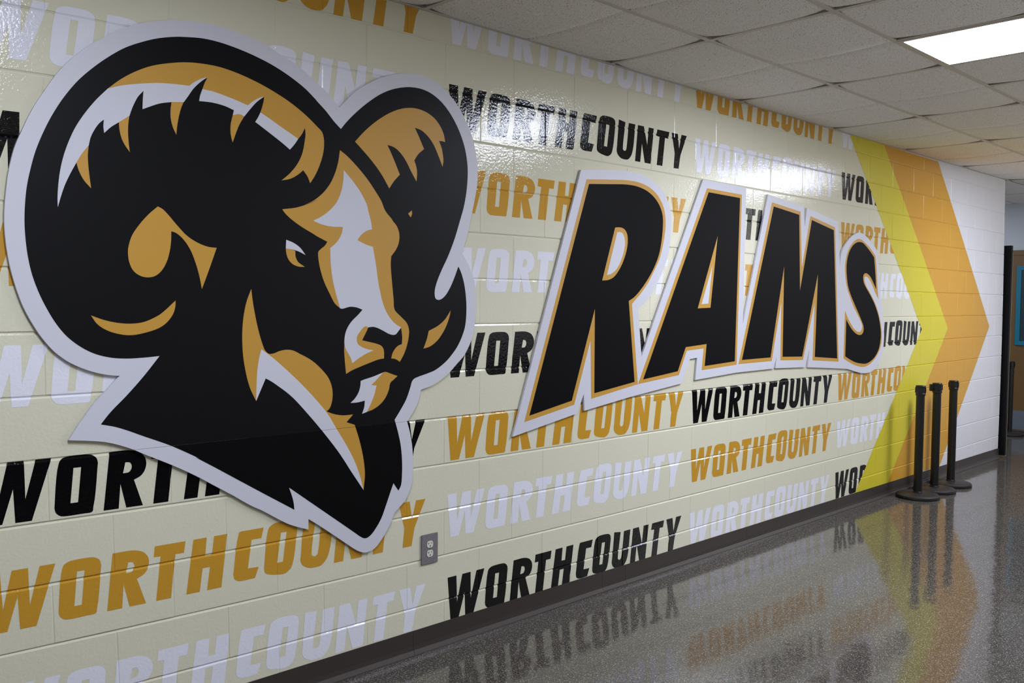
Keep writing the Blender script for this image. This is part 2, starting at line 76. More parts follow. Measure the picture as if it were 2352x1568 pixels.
SIGN = {
  'board': [(3.3899,2.1850,1),(3.5731,2.2039),(3.7078,2.2141),(3.8292,2.2151),(3.9358,2.1992),(4.0261,2.1658),(4.0881,2.1226),(4.1256,2.0735),(4.1459,2.0164),(4.1494,1.9671),(4.1446,1.8800),(4.1283,1.7986),(4.0893,1.7167),(4.0307,1.6290),(3.9626,1.5548),(3.9047,1.5120),(3.8646,1.4878,1),(3.9011,1.2277,1),(4.4542,2.2416,1),(4.9194,2.2363,1),(4.9136,1.3920,1),(5.1809,2.2187,1),(5.6451,2.1782,1),(5.6607,2.0448,1),(5.6887,2.1732,1),(6.1420,2.1076,1),(6.1857,1.7798,1),(6.1915,1.8449),(6.2199,1.9118),(6.2689,1.9621),(6.3450,2.0114),(6.4101,2.0381),(6.4701,2.0507),(6.5320,2.0463),(6.6170,2.0200),(6.6897,1.9863),(6.7640,1.9457),(6.7914,1.9248,1),(6.8060,1.8554),(6.8352,1.7415),(6.8749,1.5819),(6.9034,1.4853),(6.9436,1.3260),(6.9492,1.2414),(6.9322,1.1573),(6.8781,1.0749),(6.8078,1.0263),(6.7225,1.0035),(6.6233,1.0002),(6.5253,1.0114),(6.4152,1.0323),(6.3410,1.0463,1),(6.0442,1.0668),(5.7542,1.0848,1),(5.7654,1.2121,1),(5.7134,1.0878,1),(5.3207,1.0986,1),(5.3280,1.1738,1),(5.2944,1.0976,1),(4.8572,1.0936,1),(4.4121,1.0717,1),(4.4274,1.2016,1),(4.3555,1.1971,1),(4.2801,1.0598,1),(3.8206,1.0149,1),(3.4378,0.9681,1),(3.4318,1.0557,1),(3.3829,0.9589,1),(2.9303,0.8851,1)],
  'R gold': [(3.4319,2.1417,1),(3.6185,2.1584),(3.7551,2.1683),(3.8495,2.1669),(3.9371,2.1514),(4.0072,2.1216),(4.0588,2.0773),(4.0856,2.0304),(4.0974,1.9760),(4.0940,1.9142),(4.0757,1.8394),(4.0472,1.7645),(3.9987,1.6956),(3.9507,1.6336),(3.8933,1.5782),(3.8460,1.5418),(3.8104,1.5147,1),(3.8720,1.0794,1),(3.4891,1.0261,1),(3.4779,1.3286,1),(3.3586,1.0054,1),(3.0054,0.9481,1)],
  'R black': [(3.4493,2.1200,1),(3.6190,2.1350),(3.7463,2.1453),(3.8405,2.1436),(3.9279,2.1266),(3.9980,2.0936),(4.0443,2.0518),(4.0690,2.0047),(4.0727,1.9437),(4.0627,1.8633),(4.0415,1.7888),(3.9982,1.7139),(3.9405,1.6455),(3.8738,1.5840),(3.8266,1.5506),(3.7825,1.5306,1),(3.8427,1.0932,1),(3.5121,1.0533,1),(3.5075,1.4889,1),(3.3400,1.0270,1),(3.0388,0.9762,1)],
  'R cgold': [(3.6600,1.9138,1),(3.7055,1.9166),(3.7380,1.9081),(3.7600,1.8830),(3.7655,1.8480),(3.7591,1.8065),(3.7371,1.7527),(3.7014,1.6988),(3.6567,1.6567),(3.6120,1.6395),(3.5614,1.6349,1)],
  'R cwhite': [(3.6769,1.8899,1),(3.7015,1.8925),(3.7247,1.8839),(3.7392,1.8584),(3.7427,1.8292),(3.7316,1.7877),(3.7051,1.7340),(3.6695,1.6920),(3.6337,1.6718),(3.5980,1.6640,1)],
  'A gold': [(4.4958,2.1948,1),(4.8719,2.1897,1),(4.8506,1.1431,1),(4.4758,1.1264,1),(4.4912,1.2549,1),(4.3218,1.2467,1),(4.2478,1.1095,1),(3.8742,1.0797,1)],
  'A black': [(4.5120,2.1730,1),(4.8511,2.1676,1),(4.8292,1.1646,1),(4.5051,1.1497,1),(4.5206,1.2797,1),(4.3104,1.2677,1),(4.2359,1.1316,1),(3.9175,1.1023,1)],
  'A cgold': [(4.6141,1.9217,1),(4.5524,1.4950,1),(4.4222,1.4910,1)],
  'A cwhite': [(4.5640,1.7440,1),(4.5298,1.5196,1),(4.4595,1.5155,1)],
  'M gold': [(5.2290,2.1723,1),(5.5995,2.1396,1),(5.6345,1.7656,1),(5.7352,2.1202,1),(6.0938,2.0662,1),(6.2001,1.1061,1),(5.8141,1.1313,1),(5.8257,1.5337,1),(5.6798,1.1390,1),(5.3802,1.1487,1),(5.3734,1.5370,1),(5.2692,1.1488,1),(4.8736,1.1452,1)],
  'M black': [(5.2507,2.1474,1),(5.5815,2.1177,1),(5.6160,1.6106,1),(5.7562,2.0945,1),(6.0762,2.0445,1),(6.1770,1.1300,1),(5.8450,1.1533,1),(5.8608,1.7303,1),(5.6672,1.1623,1),(5.4060,1.1709,1),(5.3994,1.7673,1),(5.2526,1.1723,1),(4.9108,1.1697,1)],
  'S gold': [(6.4661,2.0039),(6.5211,1.9994),(6.5918,1.9752),(6.6639,1.9443),(6.7573,1.8917,1),(6.7802,1.8037),(6.8028,1.6770),(6.8291,1.5635,1),(6.7706,1.6128),(6.7092,1.6752),(6.6497,1.7181),(6.6068,1.7308),(6.5821,1.7227),(6.5850,1.6979),(6.6184,1.6547),(6.6850,1.6054),(6.7606,1.5427),(6.8232,1.4726),(6.8722,1.3951),(6.8986,1.3302),(6.9042,1.3137),(6.9084,1.2489),(6.8858,1.1847),(6.8305,1.1284),(6.7605,1.0862),(6.6904,1.0604),(6.6063,1.0496),(6.5087,1.0603),(6.4123,1.0819),(6.3443,1.1032),(6.2772,1.1272,1),(6.2811,1.4736,1),(6.3189,1.4309),(6.3748,1.3815),(6.4378,1.3376),(6.4934,1.3169),(6.5346,1.3174),(6.5611,1.3356),(6.5634,1.3669),(6.5148,1.4172),(6.4288,1.4918),(6.3572,1.5711),(6.3071,1.6374),(6.2768,1.7094),(6.2632,1.7874),(6.2696,1.8358),(6.2926,1.8910),(6.3358,1.9413),(6.3869,1.9772),(6.4261,1.9944)],
  'S black': [(6.4743,1.9816),(6.5361,1.9786),(6.5929,1.9566),(6.6655,1.9193),(6.7351,1.8781,1),(6.7606,1.7714),(6.7866,1.6353,1),(6.7374,1.6821),(6.6772,1.7313),(6.6194,1.7530),(6.5914,1.7541),(6.5643,1.7410),(6.5589,1.7160),(6.5751,1.6789),(6.6266,1.6361),(6.7008,1.5803),(6.7771,1.5109),(6.8407,1.4276),(6.8747,1.3564),(6.8907,1.2916),(6.8829,1.2301),(6.8570,1.1727),(6.8016,1.1231),(6.7314,1.0906),(6.6471,1.0731),(6.5629,1.0767),(6.4659,1.0908),(6.3837,1.1127),(6.3026,1.1403,1),(6.3042,1.4125,1),(6.3280,1.3880),(6.3975,1.3362),(6.4670,1.3029),(6.5223,1.2924),(6.5634,1.2979),(6.5859,1.3162),(6.5880,1.3507),(6.5578,1.3917),(6.4412,1.5102),(6.3698,1.5834),(6.3196,1.6497),(6.2961,1.7159),(6.2854,1.7881),(6.2950,1.8488),(6.3247,1.9044),(6.3752,1.9492),(6.4274,1.9731)],
}
GLYPHS = {
  'w': [[(0.0000,1.0000,1),(0.0506,1.0000,1),(0.0540,0.3688,1),(0.0852,1.0000,1),(0.1339,1.0000,1),(0.1344,0.3719,1),(0.1689,1.0000,1),(0.2170,1.0000,1),(0.1511,0.0000,1),(0.1019,0.0000,1),(0.0990,0.5576,1),(0.0637,0.0000,1),(0.0159,0.0000,1)]],
  'o': [[(0.2381,0.8917),(0.2475,0.9639),(0.2680,1.0000),(0.3324,1.0000),(0.3535,0.9524),(0.3621,0.8516),(0.3608,0.7716),(0.3442,0.1095),(0.3338,0.0000),(0.3128,0.0000),(0.2472,0.0000),(0.2281,0.0523),(0.2213,0.1381),(0.2219,0.2171)],[(0.2840,0.7984,1),(0.3082,0.7985,1),(0.2952,0.2064,1),(0.2710,0.2060,1)]],
  'r': [[(0.4010,1.0000,1),(0.4646,1.0000),(0.4977,0.9564),(0.5164,0.8738),(0.5241,0.7573),(0.5170,0.6102),(0.5023,0.5247),(0.4803,0.4732,1),(0.5087,0.0000,1),(0.4520,0.0000,1),(0.4344,0.4279,1),(0.4265,0.0000,1),(0.3763,0.0000,1)],[(0.4526,0.7972,1),(0.4650,0.7907),(0.4732,0.7405),(0.4711,0.6596),(0.4602,0.6130),(0.4442,0.6091,1)]],
  't': [[(0.5460,1.0000,1),(0.6566,1.0000,1),(0.6494,0.7903,1),(0.6185,0.7932,1),(0.5976,0.0000,1),(0.5445,0.0000,1),(0.5653,0.8017,1),(0.5412,0.8056,1)]],
  'h': [[(0.6855,1.0000,1),(0.7352,1.0000,1),(0.7282,0.6607,1),(0.7538,0.6560,1),(0.7632,1.0000,1),(0.8142,1.0000,1),(0.7865,0.0000,1),(0.7318,0.0000,1),(0.7449,0.4324,1),(0.7170,0.4342,1),(0.7041,0.0000,1),(0.6539,0.0000,1)]],
  'c': [[(0.9599,1.0000,1),(0.9497,0.8004,1),(0.9100,0.8048,1),(0.8926,0.2573,1),(0.9365,0.2461,1),(0.9203,0.0423,1),(0.8643,0.0387),(0.8434,0.0766),(0.8349,0.1716),(0.8370,0.2870),(0.8571,0.9152),(0.8676,1.0000),(0.8899,1.0000)]],
  'o2': [[(0.9774,0.9208),(0.9874,1.0000),(1.0131,1.0520),(1.0744,1.0448),(1.0949,1.0000),(1.1016,0.8966),(1.1002,0.8065),(1.0781,0.1546),(1.0652,0.0586),(1.0390,0.0000),(0.9825,0.0447),(0.9635,0.0962),(0.9588,0.1895),(0.9602,0.2780)],[(1.0313,0.8389,1),(1.0558,0.8371,1),(1.0381,0.2468,1),(1.0137,0.2509,1)]],
  'u': [[(1.1296,1.0361,1),(1.1820,1.0000,1),(1.1626,0.3028),(1.1646,0.2520),(1.1766,0.2243),(1.1874,0.2529),(1.1925,0.3262),(1.2095,1.0000,1),(1.2632,1.0000,1),(1.2426,0.2727),(1.2231,0.0856),(1.1958,0.0000),(1.1594,0.0000),(1.1275,0.0693),(1.1135,0.1875),(1.1157,0.3080)]],
  'n': [[(1.2857,1.0000,1),(1.3358,1.0000,1),(1.3644,0.4968,1),(1.3771,1.0000,1),(1.4208,1.0000,1),(1.3941,0.0000,1),(1.3439,0.0000,1),(1.3194,0.5133,1),(1.3058,0.0000,1),(1.2625,0.0000,1)]],
  't2': [[(1.4522,1.0000,1),(1.5594,1.0000,1),(1.5504,0.8022,1),(1.5201,0.8059,1),(1.4976,0.0000,1),(1.4478,0.0000,1),(1.4712,0.8059,1),(1.4435,0.8145,1)]],
  'y': [[(1.5808,1.0000,1),(1.6376,1.0000,1),(1.6494,0.5891,1),(1.6710,1.0000,1),(1.7207,1.0000,1),(1.6621,0.3987,1),(1.6458,0.0000,1),(1.5991,0.0000,1),(1.6090,0.4197,1)]],
}
WARP_X = [0.189490,-0.010722,-0.016681,-0.000150,-0.000169,0.000064,0.120436,-0.014269,-0.027778,-0.000185,0.000627,-0.157094,-0.004345,0.022252,0.000168,-0.097297,0.001963,-0.012204,0.101833,-0.000583,-0.055261]
WARP_Z = [-0.002686,0.020076,-0.003665,-0.010608,-0.000098,0.000287,0.003216,-0.025646,-0.001300,0.007324,0.000102,-0.001785,-0.037085,0.000375,-0.003965,0.001345,0.035394,-0.000077,-0.000663,-0.019840,0.000000]

# ------------------------------------------------------------------ helpers
def lin(c):
    return tuple(((v/255.0)/12.92 if v/255.0 <= 0.04045 else ((v/255.0+0.055)/1.055)**2.4) for v in c)

def mat(name, rgb, rough=0.5, spec=0.5, metal=0.0, bump=None, speck=None, coat=0.0, var=None):
    m = bpy.data.materials.new(name); m.use_nodes = True
    nt = m.node_tree; b = nt.nodes['Principled BSDF']
    col = lin(rgb)
    b.inputs['Base Color'].default_value = (*col, 1)
    b.inputs['Roughness'].default_value = rough
    b.inputs['Metallic'].default_value = metal
    b.inputs['Specular IOR Level'].default_value = spec
    b.inputs['Coat Weight'].default_value = coat
    geo = nt.nodes.new('ShaderNodeNewGeometry')
    if bump:                                        # list of (scale, strength, distance)
        prev = None
        for sc, st, di in bump:
            n = nt.nodes.new('ShaderNodeTexNoise'); n.inputs['Scale'].default_value = sc; n.inputs['Detail'].default_value = 3
            nt.links.new(geo.outputs['Position'], n.inputs['Vector'])
            bp = nt.nodes.new('ShaderNodeBump'); bp.inputs['Strength'].default_value = st; bp.inputs['Distance'].default_value = di
            nt.links.new(n.outputs['Fac'], bp.inputs['Height'])
            if prev: nt.links.new(prev.outputs['Normal'], bp.inputs['Normal'])
            prev = bp
        nt.links.new(prev.outputs['Normal'], b.inputs['Normal'])
    if var or speck:
        mix = None; base = None
        if var:                                     # (scale, rgb2): gentle blotches of a second tone
            n = nt.nodes.new('ShaderNodeTexNoise'); n.inputs['Scale'].default_value = var[0]; n.inputs['Detail'].default_value = 4
            nt.links.new(geo.outputs['Position'], n.inputs['Vector'])
            mix = nt.nodes.new('ShaderNodeMix'); mix.data_type = 'RGBA'
            mix.inputs[6].default_value = (*col, 1); mix.inputs[7].default_value = (*lin(var[1]), 1)
            nt.links.new(n.outputs['Fac'], mix.inputs[0]); base = mix.outputs[2]
        for sp in (speck or []):                    # (scale, low, high, rgb2): small flecks
            n = nt.nodes.new('ShaderNodeTexNoise'); n.inputs['Scale'].default_value = sp[0]; n.inputs['Detail'].default_value = 1
            nt.links.new(geo.outputs['Position'], n.inputs['Vector'])
            r = nt.nodes.new('ShaderNodeMapRange'); r.inputs[1].default_value = sp[1]; r.inputs[2].default_value = sp[2]
            nt.links.new(n.outputs['Fac'], r.inputs[0])
            mix = nt.nodes.new('ShaderNodeMix'); mix.data_type = 'RGBA'
            if base: nt.links.new(base, mix.inputs[6])
            else: mix.inputs[6].default_value = (*col, 1)
            mix.inputs[7].default_value = (*lin(sp[3]), 1)
            nt.links.new(r.outputs[0], mix.inputs[0]); base = mix.outputs[2]
        nt.links.new(base, b.inputs['Base Color'])
    return m

PEEL = [(95, 0.75, 0.0012), (22, 0.15, 0.003)]        # orange peel of rolled paint and film on block
M = {
 'cream': mat('cream_film', (215, 212, 188), 0.08, spec=0.38, bump=PEEL),
 'wall_white': mat('white_block_paint', (212, 211, 214), 0.26, bump=PEEL),
 'ink_black': mat('black_film', (9, 9, 10), 0.08, spec=0.38, bump=PEEL),
 'ink_gold': mat('gold_film', (196, 146, 46), 0.09, bump=PEEL),
 'ink_white': mat('white_film', (226, 226, 234), 0.08, spec=0.38, bump=PEEL),
 'ink_yellow': mat('yellow_film', (204, 190, 48), 0.22, bump=PEEL),
 'ink_orange': mat('orange_film', (200, 148, 46), 0.22, bump=PEEL),
 'board_white': mat('board_white', (204, 204, 212), 0.5),
 'board_edge': mat('board_edge', (120, 112, 108), 0.7),
 'board_black': mat('board_black', (13, 13, 15), 0.45, spec=0.13),
 'sign_black': mat('sign_black', (14, 14, 16), 0.5, spec=0.05),
 'board_black_low': mat('board_black_low_sheen', (9, 9, 9), 0.65, spec=0.06),  # darker, more matte copy standing in for the lower panel's weaker reflection
 'board_gold': mat('board_gold', (192, 143, 48), 0.5),
 'rubber': mat('cove_base_rubber', (60, 52, 47), 0.38, var=(3.0, (50, 44, 41))),
 'floor': None,
 'ceil': mat('ceiling_panel', (249, 245, 238), 0.95, spec=0.1, bump=[(140, 0.5, 0.003)], speck=[(260, 0.63, 0.68, (120, 112, 106))], var=(1.1, (243, 239, 231))),
 'raw_edge_shade': mat('tile_raw_edge_shade', (58, 52, 47), 0.95, spec=0.1),  # raw tile edge, colour darkened so the corner gaps read as shade
 'tee': mat('ceiling_tee', (206, 199, 188), 0.5),
 'plenum': mat('plenum', (10, 10, 10), 0.9),
 'plain_wall': mat('far_wall_paint', (196, 202, 208), 0.5, bump=PEEL),
 'opposite': mat('opposite_wall_paint', (244, 240, 233), 0.7),
 'sheen_blocker': mat('sheen_blocker_dark', (48, 44, 42), 0.5),  # dark colour of the added band and half-height wall across the corridor
 'stanchion': mat('stanchion_black', (11, 11, 11), 0.42),
 'stanchion_base': mat('stanchion_base_black', (34, 32, 30), 0.5),
 'door_black': mat('door_black', (5, 5, 6), 0.5, spec=0.2),
 'wood': mat('door_wood', (122, 92, 52), 0.4, var=(6.0, (104, 78, 46))),
 'teal': mat('teal_frame', (20, 116, 142), 0.4),
 'glass_dark': mat('door_glass', (40, 58, 66), 0.08),
 'kick': mat('kick_plate', (150, 160, 170), 0.35, metal=0.7),
 'seal': mat('door_seal', (150, 140, 112), 0.5),
 'plate': mat('outlet_plate', (138, 132, 136), 0.42, metal=0.35, speck=[(300, 0.66, 0.7, (90, 84, 86))]),
 'ivory': mat('outlet_ivory', (214, 214, 198), 0.35),
 'slot': mat('outlet_slot', (30, 24, 22), 0.8),
 'steel': mat('screw_steel', (120, 116, 118), 0.35, metal=0.8),
}
M['floor'] = mat('terrazzo', (74, 70, 65), 0.085, spec=0.52,
                 bump=[(6, 0.11, 0.012), (26, 0.03, 0.004)], var=(1.6, (67, 63, 59)),
                 speck=[(210, 0.58, 0.66, (142, 136, 124)), (150, 0.60, 0.68, (40, 36, 33))])

def emit(name, rgb, strength):
    m = bpy.data.materials.new(name); m.use_nodes = True
    nt = m.node_tree; nt.nodes.clear()
    e = nt.nodes.new('ShaderNodeEmission'); e.inputs[0].default_value = (*rgb, 1); e.inputs[1].default_value = strength
    o = nt.nodes.new('ShaderNodeOutputMaterial'); nt.links.new(e.outputs[0], o.inputs[0])
    return m
M['panel'] = emit('light_diffuser', PANEL_TINT, PANEL_STRENGTH)
M['panel_dimmed'] = emit('light_diffuser_dimmed', PANEL_TINT, PANEL_STRENGTH*0.66)  # left panel dimmed so the wall darkens leftward like lens falloff
M['panel_fill'] = emit('light_diffuser_fill', PANEL_TINT, PANEL_STRENGTH*0.55)  # strength of the added light in the crossing corridor

def link(name, me, parent=None, loc=None):
    o = bpy.data.objects.new(name, me); C.objects.link(o)
    if parent: o.parent = parent
    if loc: o.location = loc
    return o

def mesh(name, verts, faces, m, smooth=False):
    me = bpy.data.meshes.new(name); me.from_pydata([tuple(v) for v in verts], [], faces); me.update()
    for mm in (m if isinstance(m, (list, tuple)) else [m]): me.materials.append(mm)
    if smooth:
        for p in me.polygons: p.use_smooth = True
    return me

def bm_mesh(name, bm, m, smooth=False):
    me = bpy.data.meshes.new(name); bm.to_mesh(me); bm.free()
    me.materials.append(m)
    if smooth:
        for p in me.polygons: p.use_smooth = True
    return me

def box_bm(x0, x1, y0, y1, z0, z1, bevel=0.0, bm=None):
    own = bm is None
    if own: bm = bmesh.new()
    vs = [bm.verts.new(p) for p in ((x0,y0,z0),(x1,y0,z0),(x1,y1,z0),(x0,y1,z0),(x0,y0,z1),(x1,y0,z1),(x1,y1,z1),(x0,y1,z1))]
    fs = [bm.faces.new([vs[i] for i in f]) for f in ((3,2,1,0),(4,5,6,7),(0,1,5,4),(1,2,6,5),(2,3,7,6),(3,0,4,7))]
    if bevel:
        es = list({e for f in fs for e in f.edges})
        bmesh.ops.bevel(bm, geom=es, offset=bevel, segments=2, affect='EDGES')
    return bm

def box(name, x0, x1, y0, y1, z0, z1, m, parent=None, bevel=0.0):
    return link(name, bm_mesh(name, box_bm(x0, x1, y0, y1, z0, z1, bevel), m), parent)

def lathe(name, prof, m, parent=None, seg=40, loc=None, smooth_deg=35):
    vs, fs = [], []
    for r, z in prof:
        for i in range(seg):
            a = 2*math.pi*i/seg; vs.append((r*math.cos(a), r*math.sin(a), z))
    n = len(prof)
    for j in range(n-1):
        for i in range(seg):
            k = (i+1) % seg; fs.append((j*seg+i, j*seg+k, (j+1)*seg+k, (j+1)*seg+i))
    fs.append(tuple(range(seg-1, -1, -1))); fs.append(tuple((n-1)*seg+i for i in range(seg)))
    me = mesh(name, vs, fs, m, True)
    me.set_sharp_from_angle(angle=math.radians(smooth_deg))
    return link(name, me, parent, loc)

def thing(name, label, cat, loc=(0,0,0), group=None):
    o = bpy.data.objects.new(name, None); C.objects.link(o); o.location = loc
    o.empty_display_size = 0.1
    return tag(o, label, cat, group)

def tag(o, label, cat, group=None):
    o['label'] = label; o['category'] = cat
    if group: o['group'] = group
    return o

def struct(o, label=None):
    o['kind'] = 'structure'
    if label: o['label'] = label
    return o

# centripetal Catmull-Rom through the traced points, broken at sharp corners
def smooth_loop(pts, per=7):
    n = len(pts); P = [Vector((p[0], p[1])) for p in pts]; K = [len(p) > 2 for p in pts]
    out = []
    for i in range(n):
        a, b = P[i], P[(i+1) % n]
        if K[i] and K[(i+1) % n]:
            out.append(a); continue
        p0 = (2*a-b) if K[i] else P[i-1]
        p3 = (2*b-a) if K[(i+1) % n] else P[(i+2) % n]
        t0 = 0.0; t1 = t0+max((a-p0).length, 1e-6)**0.5; t2 = t1+max((b-a).length, 1e-6)**0.5; t3 = t2+max((p3-b).length, 1e-6)**0.5
        for s in range(per):
            t = t1+(t2-t1)*s/per
            A1 = p0*((t1-t)/(t1-t0))+a*((t-t0)/(t1-t0)); A2 = a*((t2-t)/(t2-t1))+b*((t-t1)/(t2-t1)); A3 = b*((t3-t)/(t3-t2))+p3*((t-t2)/(t3-t2))
            B1 = A1*((t2-t)/(t2-t0))+A2*((t-t0)/(t2-t0)); B2 = A2*((t3-t)/(t3-t1))+A3*((t-t1)/(t3-t1))
            out.append(B1*((t2-t)/(t2-t1))+B2*((t-t1)/(t2-t1)))
    return out

def fill(loops):
    """triangles of a flat outline with holes -> verts (x, z), faces"""
    vs = [v for l in loops for v in l]
    tr = tessellate_polygon([[Vector((v[0], v[1], 0)) for v in l] for l in loops])
    fs = []
    for a, b, c in tr:
        A, B, D = vs[a], vs[b], vs[c]
        cr = (B[0]-A[0])*(D[1]-A[1])-(B[1]-A[1])*(D[0]-A[0])
        if abs(cr) < 1e-12: continue
        fs.append((a, b, c) if cr > 0 else (a, c, b))     # faces look towards -y
    return vs, fs

def slab_bm(loop, y_front, y_back):
    """a flat cut-out with thickness: front face, back face and edge band"""
    vs, fs = fill([loop])
    bm = bmesh.new(); n = len(vs)
    f = [bm.verts.new((v[0], y_front, v[1])) for v in vs]
    b = [bm.verts.new((v[0], y_back, v[1])) for v in vs]
    for t in fs:
        try:
            bm.faces.new([f[i] for i in t]); bm.faces.new([b[i] for i in reversed(t)])
        except ValueError: pass
    for i in range(n):
        j = (i+1) % n
        try: bm.faces.new((f[i], b[i], b[j], f[j]))
        except ValueError: pass
    bmesh.ops.recalc_face_normals(bm, faces=bm.faces)
    return bm

# ------------------------------------------------------------------ wall warp: course and joint positions shifted to take up lens distortion
CH, BL = 0.2032, 0.4064
def warp(x, z):
    xc = min(max(x, 0.46), 9.8); zc = min(max(z, 0.0), 2.78)
    a, b = (xc-5)/5, (zc-1.4)/1.4
    k = 0; dx = dz = 0.0
    for i in range(6):
        for j in range(6):
            if i+j <= 5:
                t = a**i*b**j; dx += WARP_X[k]*t; dz += WARP_Z[k]*t; k += 1
    return x+dx, z+dz

HW_H, DP_H, HW_V, DP_V = 0.006, 0.0042, 0.0035, 0.0018     # half width and depth of bed and head joints
def phase(n): return 0.785 if n % 2 == 0 else 0.988
def lean(x, z):
    """every block sits a hair out of plane"""
    n = min(13, math.floor(z/CH+1e-7)); i = math.floor((x-phase(n))/BL+1e-7)
    rg = random.Random(n*1009+i*31+5)
    a, b = rg.uniform(-.0022, .0022), rg.uniform(-.0045, .0045)
    return a*(x-phase(n)-(i+.5)*BL)+b*(z-(n+.5)*CH)
def groove(x, z):
    n = math.floor(z/CH); r = z-n*CH; dh = min(r, CH-r)
    d = DP_H*max(0.0, 1-dh/HW_H)
    t = (x-phase(n)) % BL; dv = min(t, BL-t)
    t0 = lean(x, z)*min(1.0, dh/HW_H, dv/HW_V)
    return max(d, DP_V*max(0.0, 1-dv/HW_V))+t0

# ------------------------------------------------------------------ the printed block wall
wall = struct(link('wall_left', bm_mesh('wall_left', box_bm(REAR_X, WALL_END-0.02, 0.03, 0.2, FLOOR_Z, CEIL_Z+0.05), M['cream'])),
              'long painted block wall covered with printed lettering and chevrons')
SL, APEX_Z = 0.956, 1.316
CHEV = (7.504, 8.083, 9.164)                       # apex of the yellow edge, the yellow/orange line and the orange edge
X_END = 9.555
def block_verts(n, x0, x1):
    z0, z1 = n*CH, min((n+1)*CH, 2.80)
    bv, bh = HW_V, HW_H
    e = 1e-4
    out = [(x0, z0, DP_H), (x1, z0, DP_H), (x1, z1, DP_H), (x0, z1, DP_H)]
    ins = [(x0+bv, z0+bh, 0), (x1-bv, z0+bh, 0), (x1-bv, z1-bh, 0), (x0+bv, z1-bh, 0)]
    mid = [(x0, z0+bh, DP_V), (x1, z0+bh, DP_V), (x1, z1-bh, DP_V), (x0, z1-bh, DP_V)]
    back = [(x0, z0, 0.06), (x1, z0, 0.06), (x1, z1, 0.06), (x0, z1, 0.06)]
    V = []
    for x, z, y in out+ins+mid+back:
        wx, wz = warp(x, z); V.append((wx, y+(lean(x, z) if y == 0 else 0), wz))
    F = [(4,5,6,7), (0,1,9,8), (8,9,5,4), (11,10,2,3), (7,6,10,11),
         (8,4,7,11), (5,9,10,6), (12,13,1,0), (3,2,14,15), (12,0,8,11,3,15), (1,13,14,2,10,9), (15,14,13,12)]
    return V, F

specs = []
for n in range(14):
    i = -2
    while True:
        x0 = phase(n)-BL+i*BL; x1 = x0+BL
        if x0 >= X_END: break
        if x1 > X_END: x1 = X_END
        if x1 > 0.42 and x1-x0 > 0.01:
            specs.append((n, x0, x1))
        i += 1
def in_view_rank(s):
    n, x0, x1 = s; xc = (x0+x1)/2; zc = (n+.5)*CH
    hidden = 0
    if 0.95 < xc < 2.25 and 1.05 < zc < 2.35: hidden = 1     # behind the ram board
    d2 = xc**2+3.05**2
    partial = 1 if (x1-x0) < 0.2 or x0 < 0.35 else 0
    return (hidden, partial, d2)
specs.sort(key=in_view_rank)
single, rest = specs[:298], specs[298:]
def block_mat(n, x0, x1):
    xc, zc = (x0+x1)/2, (n+.5)*CH
    return M['cream'] if xc+SL*abs(zc-APEX_Z) < CHEV[1]+0.25 else M['wall_white']
for s in single:
    V, F = block_verts(*s)
    link('block', mesh('block', V, F, block_mat(*s)), wall)
V, F = [], []; V2, F2 = [], []
for s in rest:
    v, f = block_verts(*s)
    if block_mat(*s) is M['cream']:
        F += [tuple(i+len(V) for i in q) for q in f]; V += v
    else:
        F2 += [tuple(i+len(V2) for i in q) for q in f]; V2 += v
me = mesh('remaining_blocks', V+V2, F+[tuple(i+len(V) for i in q) for q in F2], [M['cream'], M['wall_white']])
for k, p in enumerate(me.polygons): p.material_index = 0 if k < len(F) else 1
o = link('remaining_blocks', me, wall); o['kind'] = 'stuff'
# plain stretch of the same wall behind the camera's left edge, and the end return
box('wall_stretch', REAR_X, warp(0.36, 1.0)[0], 0.0, 0.031, FLOOR_Z, CEIL_Z+0.05, M['cream'], wall)

# ------------------------------------------------------------------ film graphics that follow the block joints
def film(name, loops, m, parent, off, zlo=None, zhi=None):
    vs, fs = fill(loops)
    bm = bmesh.new()
    bv = [bm.verts.new((v[0], 0, v[1])) for v in vs]
    for t in fs:
        try: bm.faces.new([bv[i] for i in t])
        except ValueError: pass
    def cut(co, no, **kw):
        bmesh.ops.bisect_plane(bm, geom=bm.verts[:]+bm.edges[:]+bm.faces[:], dist=1e-6, plane_co=co, plane_no=no, **kw)
    if zhi is not None: cut((0,0,zhi), (0,0,1), clear_outer=True)
    if zlo is not None: cut((0,0,zlo), (0,0,1), clear_inner=True)
    if not bm.faces: bm.free(); return None
    xs = [v.co.x for v in bm.verts]; zs = [v.co.z for v in bm.verts]
    for n in range(0, 15):
        z = n*CH
        if min(zs)-.01 < z < max(zs)+.01:
            for d in (-HW_H, 0, HW_H): cut((0,0,z+d), (0,0,1))
    k = 0
    for ph in (0.785, 0.988):
        x = ph-3*BL
        while x < max(xs)+.01:
            if x > min(xs)-.01:
                for d in (-HW_V, 0, HW_V): cut((x+d,0,0), (1,0,0))
            x += BL
    for v in bm.verts:
        x, z = v.co.x, v.co.z
        wx, wz = warp(x, z); v.co = (wx, groove(x, z)-off, wz)
    me = bm_mesh(name, bm, m)
    return link(name, me, parent)

